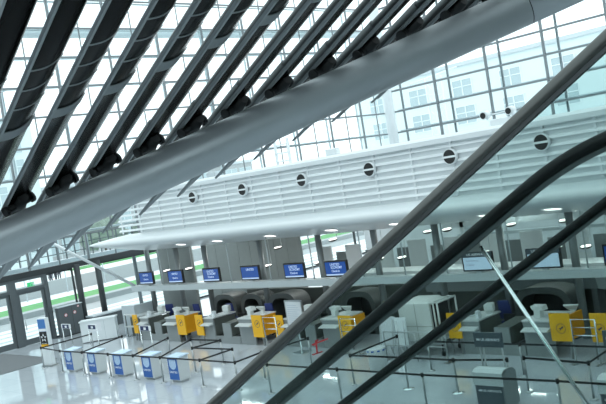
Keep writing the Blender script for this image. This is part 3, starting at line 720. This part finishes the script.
# ------------------------------------------------------------------ barrier posts with belts
def post(x, y, label, belts=(), disc=False, h=.95):
    t = thing('barrier_post', label, 'barrier', (x, y, 0), 0, 'belt barrier posts')
    MB().cyl((0, 0, .02), (0, 0, h), .03, n=12).build('pole', 'steel', t)
    MB().cyl((0, 0, h - .09), (0, 0, h + .02), .04, n=12).build('belt_head', 'black_matte', t)
    MB().lathe([(.02, .045), (.06, .04), (.17 if disc else .11, .012), (.17 if disc else .11, 0)]).build('foot', 'chrome' if disc else 'steel', t)
    for bx, by in belts: MB().bar((0, 0, h - .035), (bx - x, by - y, h - .035), .006, .055).build('belt', 'belt_black', t)
Y0, Y1, Y2 = 17.05, 18.4, 19.6
front = [(-35.15, 17.3, 'at the foot of the white totem'), (-33.02, Y0, 'left of the leftmost blue kiosk'), (-31.22, Y0, 'left of the second blue kiosk'), (-29.25, Y0, 'left of the middle blue kiosk'), (-27.5, Y0, 'left of the fourth blue kiosk'),
         (-25.75, Y0, 'left of the rightmost blue kiosk'), (-23.42, Y0, 'standing alone right of the kiosks'), (-21.55, Y0, 'in the corner left of the steel handrail')]
for k, (x, y, w) in enumerate(front):
    bl = []
    if k + 1 < len(front): bl.append((front[k + 1][0], front[k + 1][1]))
    if k == 0: bl.append((-35.1, 19.8))
    if k == 2: bl.append((-32.2, 19.6))
    if k == 4: bl.append((-28.8, 19.6))
    if k == 5: bl.append((-27.15, 19.5))
    if k == 6: bl.append((-23.4, 18.5))
    if k == 7: bl.append((-21.65, 18.3))
    post(x, y, 'slim belt post in the front line, ' + w, bl)
for x, y, bl, w in ((-35.1, 19.8, [], 'behind the totem'), (-32.2, 19.6, [], 'behind the second kiosk near the white cabinet'), (-28.8, 19.6, [], 'before the first yellow panel'),
                    (-27.15, 19.5, [(-25.35, 19.55)], 'before the third monitor desks'), (-25.35, 19.55, [(-25.6, 18.4)], 'before the black conveyors under the fourth monitor'),
                    (-23.4, 18.5, [(-25.6, 18.4)], 'at the inner end of the short belt'), (-25.6, 18.4, [], 'behind the rightmost kiosk'), (-21.65, 18.3, [(-21.3, 20.2)], 'half behind the steel handrail'), (-21.3, 20.2, [], 'under the white info stand')):
    post(x, y, 'slim belt post in the rear lines, ' + w, bl)
for x, y, bl, dsc, w in ((-20.0, Y0, [(-17.0, Y0)], 0, 'below the small red stand'), (-17.0, Y0, [(-13.95, Y0)], 0, 'beside the round white bin'), (-13.95, Y0, [(-10.2, 17.25)], 0, 'just left of the grey kiosk'),
                         (-10.2, 17.25, [(-7.0, 17.25)], 0, 'right of the chrome rod'), (-17.75, 18.45, [(-15.7, 18.5), (-17.8, 20.8)], 0, 'before the round white bin'), (-17.8, 20.8, [], 0, 'beside the white panel boards'),
                         (-15.7, 18.5, [(-13.98, 18.5)], 1, 'with a shiny disc foot, left one of two'), (-13.98, 18.5, [(-12.45, 18.75)], 1, 'with a shiny disc foot, nearer the grey kiosk'), (-12.45, 18.75, [], 0, 'behind the grey kiosk'),
                         (-12.1, 19.0, [(-10.2, 18.8)], 0, 'behind the dark sign of the grey kiosk'), (-10.2, 18.8, [(-10.3, 20.3)], 0, 'with a round head at the right edge'),
                         (-16.2, 20.3, [(-13.0, 20.3)], 0, 'before the narrow yellow panel at the machine'), (-13.0, 20.3, [(-10.3, 20.3)], 0, 'before the wide yellow panel at right'), (-10.3, 20.3, [(-7, 20.3)], 0, 'before the last yellow panel')):
    post(x, y, 'belt post seen through glass, ' + w, bl, dsc)

# ------------------------------------------------------------------ grey kiosks with dark signs
def uskiosk(x, label, sx, sy, sl):
    t = thing('check_in_kiosk', label, 'kiosk', (x, 17.5, 0), 0, 'grey check-in kiosks'); t.scale = (1, 1, .92)
    w = .84
    MB().prism([(0, 0, .05), (0, .62, .05), (0, .62, .93), (0, .52, 1.03), (0, .38, 1.07), (0, .1, 1.06), (0, 0, 1.0)], (w, 0, 0)).build('kiosk_body', 'us_grey', t)
    MB().prism([(-.02, -.025, .66), (-.02, -.025, 1.01), (-.02, .1, 1.085), (-.02, .3, 1.09), (-.02, .3, 1.06), (-.02, .0, .99), (-.02, .0, .66)], (w + .02, 0, 0)).build('kiosk_cap', 'us_light', t)
    f = box((.03, -.015, .08), (w - .04, 0, .65)).build('front_panel', 'us_dark', t)
    box((.06, .03, 0), (w - .06, .58, .05)).build('kiosk_base', 'steel', t)
    MB().box((.1, -.019, .49), (.2, -.015, .52)).box((.1, -.019, .53), (.2, -.015, .54)).build('flag_mark', 'letter_white', f)
    text('lettering', 'US AIRWAYS', .085, 'letter_white', f, (.49, -.018, .515), width=.54)
    s = thing('kiosk_sign', sl, 'sign', (sx, sy, 0), 0, 'dark signs behind the grey kiosks')
    b = box((-.42, -.03, 1.40), (.42, .03, 1.78)).build('sign_board', 'us_dark', s)
    MB().cyl((-.3, .02, 0), (-.3, .02, 1.42), .022).build('leg', 'steel', s); MB().cyl((-.2, .02, 0), (-.2, .02, 1.42), .022).build('leg', 'steel', s); MB().cyl((.36, .02, 0), (.36, .02, 1.42), .022).build('leg', 'steel', s)
    MB().box((-.4, -.1, 0), (.45, .14, .02)).build('foot', 'steel', s)
    MB().box((-.34, -.036, 1.57), (-.24, -.03, 1.60)).box((-.34, -.036, 1.61), (-.24, -.03, 1.62)).build('flag_mark', 'letter_white', b)
    text('lettering', 'US AIRWAYS', .1, 'letter_white', b, (.07, -.034, 1.59), width=.56)
uskiosk(-12.67, 'grey self-service kiosk with pale cap left of the chrome rod', -12.55, 18.2, 'dark lettered sign board on legs behind the grey kiosk')
uskiosk(-9.33, 'grey self-service kiosk with pale cap cut by the right edge', -9.2, 18.6, 'dark lettered sign board cut by the right edge')

# ------------------------------------------------------------------ things in front of the middle desks
t = thing('info_stand', 'white framed notice board on a pole by the steel handrail', 'sign', (-23.15, 21.5, 0), R(-6))
box((-.52, -.03, 1.0), (.52, .03, 2.0)).build('board_frame', 'steel', t); box((-.46, -.036, 1.06), (.46, -.03, 1.94)).build('notice_sheet', 'paper', t)
m = MB()
for q in range(9): m.box((-.38, -.039, 1.8 - .08 * q), (.2 + .18 * ((q * 7) % 3) / 2, -.036, 1.815 - .08 * q))
m.build('printed_lines', 'letter_grey', t)
MB().cyl((0, .05, .03), (0, .05, 1.8), .03).build('pole', 'chrome', t); MB().box((-.3, -.2, 0), (.3, .3, .03)).build('base_plate', 'chrome', t)
t = thing('folding_stand', 'small red folding stand on the floor beside the notice board', 'stand', (-22.3, 21.5, 0), R(20))
MB().bar((0, 0, 0), (.02, 0, .5), .05, .05, up=(0, 1, 0)).build('upright', 'red', t); MB().bar((-.16, 0, .34), (.5, .02, .52), .05, .05).build('arm', 'red', t)
MB().bar((-.1, -.2, .02), (.1, .2, .02), .06, .03).build('foot', 'red', t); MB().bar((-.1, 0, .3), (.12, 0, .52), .04, .04).build('strut', 'red', t)
t = thing('waste_bin', 'round white waste bin with blue dotted rim near the panel boards', 'bin', (-18.15, 20.1, 0))
MB().lathe([(.25, 0), (.29, .03), (.31, .68), (.30, .72), (.2, .72), (.18, .5)], n=24).build('bin_body', 'kiosk_side', t)
m = MB()
for q in range(10): m.rbox((.305 * math.cos(q * .628), .305 * math.sin(q * .628), .65), (.02, .09, .05), rz=q * .628)
m.build('rim_mark', 'kiosk_blue', t)
def board(x, y, rz, w, z0, z1, m_, label, tilt):
    t = thing('panel_board', label, 'board', (x, y, 0), rz, 'loose panel boards')
    MB().rbox((0, tilt * .25, (z0 + z1) / 2), (w, .04, z1 - z0), rx=-tilt).build('sheet', m_, t)
    MB().cyl((-w / 2 + .08, -.1, 0), (-w / 2 + .08, .03, z1 - .1), .015).cyl((w / 2 - .08, -.1, 0), (w / 2 - .08, .03, z1 - .1), .015).cyl((-w / 2 + .08, .4, 0), (-w / 2 + .08, .05, z1 - .1), .015).cyl((w / 2 - .08, .4, 0), (w / 2 - .08, .05, z1 - .1), .015).build('trestle', 'steel', t)
board(-18.72, 21.4, R(-14), .85, .42, 1.42, 'paper', 'grey tall panel board on a trestle left of the white machine', R(8))
board(-18.02, 21.3, R(10), .42, .45, 1.4, 'white_paint', 'narrow white panel board between the grey board and white machine', R(4))
t = thing('baggage_machine', 'large off-white baggage machine on a wheeled frame', 'machine', (-17.45, 21.85, 0), R(3))
box((-.98, 0, .5), (.3, 1.15, 1.76)).build('machine_shell', 'machine_white', t, .035)
MB().prism([(-.9, .1, 1.76), (-.75, .2, 1.83), (.1, .2, 1.83), (.25, .1, 1.76)], (0, .8, 0)).build('machine_lid', 'machine_white', t)
box((.3, .1, .7), (.34, 1.05, 1.68)).build('tunnel_mouth', 'black_matte', t)
MB().tube([(.6, .02, .5), (.6, .02, 1.76), (.3, .02, 1.76)], .035).tube([(.6, 1.12, .5), (.6, 1.12, 1.76), (.3, 1.12, 1.76)], .035).cyl((.45, .02, .5), (.45, .02, 1.76), .03).cyl((.6, .02, 1.76), (.6, 1.12, 1.76), .035).build('side_frame', 'machine_white', t)
box((-.3, -.006, .52), (-.285, 0, 1.74)).build('shell_joint', 'column_grey', t); box((-.98, -.008, .98), (.3, 0, .995)).build('shell_seam', 'column_grey', t)
MB().box((-1.0, -.02, .4), (.65, .03, .5)).box((-1.0, 1.1, .4), (.65, 1.15, .5)).box((-1, .03, .4), (-.9, 1.1, .5)).box((.55, .03, .4), (.65, 1.1, .5)).build('chassis', 'steel', t)
for sx in (-.9, .55):
    for sy in (.05, 1.05): MB().cyl((sx, sy, .1), (sx, sy, .4), .03).cyl((sx - .03, sy, .09), (sx + .03, sy, .09), .09).build('caster', 'frame_dark', t)
t = thing('crowd_rail', 'chrome crowd rail in front of the white machine', 'rail', (-17.5, 21.2, 0))
MB().tube([(-1.2, 0, 0), (-1.2, 0, .95), (1.3, 0, .95), (1.3, 0, 0)], .022).build('rail_frame', 'steel', t)
MB().cyl((-1.2, 0, .5), (1.3, 0, .5), .018).build('mid_rail', 'steel', t); MB().cyl((.1, 0, 0), (.1, 0, .95), .018).build('mid_post', 'steel', t)
MB().box((-1.3, -.15, 0), (-1.1, .15, .02)).box((1.2, -.15, 0), (1.4, .15, .02)).build('foot', 'steel', t)

# ------------------------------------------------------------------ roof tube and louvers
D0 = 16.0
ta = at_depth(-150, 311, D0); tb = at_depth(760, -101, D0); tdir = (tb - ta).normalized()
t = thing('roof_tube', 'huge grey steel tube running diagonally under the roof louvers', 'tube', ta)
L = (tb - ta).length
pj = (at_depth(524, 6, D0) - ta).length
MB().cyl((0, 0, 0), tdir * pj, .395, .375, n=48, cap=True).build('tube_shell', 'steel_blue', t)
MB().cyl(tdir * (pj + .02), tdir * L, .375, .365, n=48).build('tube_shell', 'steel_blue', t)
MB().cyl(tdir * (pj - .01), tdir * (pj + .03), .366, n=48).build('tube_joint', 'frame_dark', t)
bd = -ray(-240, 695).normalized()                               # up the louver, towards the camera
hy = Vector((bd.y, -bd.x, 0)).normalized(); hy = hy if hy.y > 0 else -hy
n2 = bd.cross(hy); n2 = n2 if n2.z > 0 else -n2
TH = R(24)
pu = hy * math.cos(TH) + n2 * math.sin(TH)                       # across the blade
pn = -hy * math.sin(TH) + n2 * math.cos(TH)                      # above the blade
W, BU = .68, .07
# common stations along the louver, measured from the tube
def louver(i, label):
    px = 7 + 43 * i
    base = at_depth(px - 7, 214 - .4465 * (px - 7) + 2, D0 + .75)
    t = thing('roof_louver', label, 'louver', base, 0, 'dark roof louvers over the tube')
    UP, TIP = 11.0, -5.0 + .12 * max(0, i)
    def sec(s_, w, k=1.0):
        out = []
        for q in range(9):
            u = q / 8; out.append(bd * s_ + pu * (w * u) - pn * (BU * k * math.sin(math.pi * u)))
        for q in range(8, -1, -1):
            u = q / 8; out.append(bd * s_ + pu * (w * u) - pn * (BU * k * math.sin(math.pi * u) - .03))
        return out
    MB().loft([sec(UP, W), sec(-1.6, W)], smooth=False).build('blade', 'louver_black', t)
    for p in bpy.data.meshes[t.children[-1].data.name].polygons: p.use_smooth = True
    MB().loft([sec(-1.6, W), sec(TIP + 1.1, W * .85, .9), sec(TIP, W * .12, .2)]).build('blade_tip', 'louver_tip', t)
    rail = [(-.03, -.03), (.012, -.045), (.015, .03), (-.03, .025)]
    MB().loft([[bd * s_ + pu * x_ + pn * z_ for x_, z_ in rail] for s_ in (UP, TIP + .25)]).build('edge_rail', 'louver_grey', t)
    c = pu * (.33) + pn * .105
    MB().cyl(bd * UP + c, bd * .9 + c, .083, n=20).cyl(bd * .9 + c, bd * -1.0 + c, .105, n=20).build('torsion_tube', 'louver_tube', t)
    # light sleeve and three thin rings drawn in for reflections on the blade
    def band(s0, s1, e):
        def ring(s_, off): return [bd * s_ + pu * (W * q / 8 - (.0)) - pn * (BU * math.sin(math.pi * q / 8) + off) for q in range(9)]
        m = MB(); A = ring(s0, .004); B = ring(s1, .004); A2 = ring(s0, e); B2 = ring(s1, e)
        m.loft([A2, A2, B2, B2], closed=False, caps=False)
        m2 = MB(); m2.loft([[*A2, *A[::-1]], [*B2, *B[::-1]]]); return m2
    s0 = 3.75
    band(s0, s0 + .28, .02).build('sleeve', 'sleeve_reflection', t)
    for q in range(3): band(s0 + .95 + .55 * q, s0 + .985 + .55 * q, .014).build('reflection_ring', 'sleeve_reflection', t)
    # cast clamp on the tube
    m = MB()
    cc = pu * .26 - pn * .11
    m.cyl(bd * .75 + cc, bd * .15 + cc - pn * .05, .10, .14, n=12).cyl(bd * .15 + cc - pn * .05, bd * -.2 + cc - pn * .18, .14, .09, n=12)
    m.cyl(bd * .42 + cc - pu * .3, bd * .42 + cc + pu * .3, .075, n=12).cyl(bd * .42 + cc - pu * .34, bd * .42 + cc - pu * .27, .11, n=12).cyl(bd * .42 + cc + pu * .27, bd * .42 + cc + pu * .34, .11, n=12)
    m.cyl(bd * .1 + cc - pu * .2 - pn * .1, bd * .1 + cc + pu * .2 - pn * .1, .06, n=10)
    m.build('clamp', 'cast_dark', t)
for k, i in enumerate(range(-2, 12)):
    louver(i, 'dark glossy roof louver above the big grey tube, %s from the left' % ORD[k])

# ------------------------------------------------------------------ stair guard with steel handrail (nearest the camera)
T30 = math.tan(R(30)); e30 = Vector((math.cos(R(30)), 0, math.sin(R(30))))
t = thing('stair_guard', 'brushed steel round handrail over a greenish glass guard, nearest the camera', 'railing', (0, 1.97, 7.225))
A = Vector((-12.0, 0, -12.0 * T30)); B = Vector((1.6, 0, 1.6 * T30))
MB().cyl(A, B, .0172, n=32).build('handrail', 'rail_steel', t)
pane = [(-12, -.006, -12 * T30 - .026), (1.6, -.006, 1.6 * T30 - .026), (1.6, -.006, 1.6 * T30 - 1.12), (-12, -.006, -12 * T30 - 1.12)]
MB().prism(pane, (0, .012, 0)).build('glass_pane', 'guard_pane', t)
MB().bar(A + Vector((0, 0, -.023)), B + Vector((0, 0, -.023)), .014, .012).build('glass_channel', 'frame_dark', t)
MB().bar(A + Vector((0, 0, -1.15)), B + Vector((0, 0, -1.15)), .09, .16).build('base_channel', 'steel', t)
m = MB()
for k in range(6): x = -11.5 + 2.5 * k; m.cyl((x, 0, x * T30 - 1.2), (x, 0, max(x * T30 - 2.0, -7.2)), .04)
m.build('guard_post', 'steel', t)

# ------------------------------------------------------------------ escalator
EY = (2.54, 3.74); H0 = 7.232
t = thing('escalator', 'escalator with black handrails and glass sides behind the steel handrail', 'escalator', (0, 3.14, 0))
def path(x_lo, dz, x_flat_end, n=16):
    # straight incline, then a curve to level (at the upper landing)
    pts = []
    xk = -1.5; Rr = 1.2
    x_lo_z = lambda x: H0 + dz + x * T30
    pts.append(Vector((x_lo, 0, x_lo_z(x_lo))))
    c = Vector((xk, 0, x_lo_z(xk))) + Vector((math.sin(R(30)), 0, -math.cos(R(30)))) * Rr
    for q in range(n + 1):
        u = R(120 - 30 * q / n)
        pts.append(c + Vector((math.cos(u), 0, math.sin(u))) * Rr)
    pts.append(pts[-1] + Vector((x_flat_end, 0, 0)))
    return pts
def sweep(pts, prof):
    rings = []
    for i, p in enumerate(pts):
        d = (pts[min(i + 1, len(pts) - 1)] - pts[max(i - 1, 0)]).normalized(); n_ = Vector((-d.z, 0, d.x))
        rings.append([p + Vector((0, y, 0)) + n_ * z for y, z in prof])
    return MB().loft(rings, smooth=False)
oval = [(.022 * math.copysign(abs(math.cos(u)) ** .6, math.cos(u)), -.023 + .023 * math.copysign(abs(math.sin(u)) ** .7, math.sin(u))) for u in [2 * math.pi * q / 16 for q in range(16)]]
hp = path(-11.3, 0, 2.9)
for sy in (-.6, .6):
    off = Vector((0, sy, 0))
    o = sweep([p + off for p in hp], oval).build('handrail', 'rubber', t)
    for f in o.data.polygons: f.use_smooth = True
    sweep([p + off for p in hp], [(-.01, -.058), (.01, -.058), (.01, -.044), (-.01, -.044)]).build('handrail_guide', 'louver_tube', t)
    g1 = sweep([p + off for p in hp], [(-.005, -.925), (.005, -.925), (.005, -.058), (-.005, -.058)]); g1.build('glass_side', 'escalator_pane', t)
    dk = sweep([p + off for p in hp], [(-.07, -1.05), (.07, -1.05), (.07, -.925), (-.07, -.925)]); dk.build('skirt_deck', 'frame_dark', t)
    out = sweep([p + off for p in hp], [(-.03, -1.9), (.03, -1.9), (.03, -1.05), (-.03, -1.05)]); out.build('truss_cladding', 'partition_grey', t)
# chrome joint rods standing on the deck square to the slope
perp = Vector((-math.sin(R(30)), 0, math.cos(R(30))))
ps = on_y(479, 244, 2.54)
for k in range(4):
    p = Vector((ps.x - 2.2 * k, -.6, ps.z - 2.2 * k * T30))
    MB().cyl(p - perp * .01, p - perp * .87, .007, n=12).build('joint_rod', 'chrome', t)
m = MB()
for k in range(27):
    x = -1.2 - .37 * k; z = H0 - 1.1 + x * T30
    if z > .1: m.box((x - .37, -.5, z - .22), (x, .5, z))
m.build('steps', 'frame_dark', t)
p_end = hp[-1]
box((hp[-2].x - .2, -.57, p_end.z - 1.06), (p_end.x, .57, p_end.z - .98)).build('landing_plate', 'steel', t)
MB().box((.6, -.6, 0), (.9, .6, p_end.z - 1.9)).build('support', 'partition_grey', t)

# ------------------------------------------------------------------ light
w = bpy.data.worlds.new('world'); S.world = w; w.use_nodes = True
bg = w.node_tree.nodes['Background']; bg.inputs['Color'].default_value = (.90, .975, 1.0, 1); bg.inputs['Strength'].default_value = 1.5
S.view_settings.view_transform = 'Standard'; S.view_settings.look = 'None'; S.view_settings.gamma = 1; S.view_settings.exposure = .42
S.cycles.transparent_max_bounces = 40; S.cycles.max_bounces = 8; S.cycles.use_denoising = True
S.cycles.sample_clamp_indirect = 8
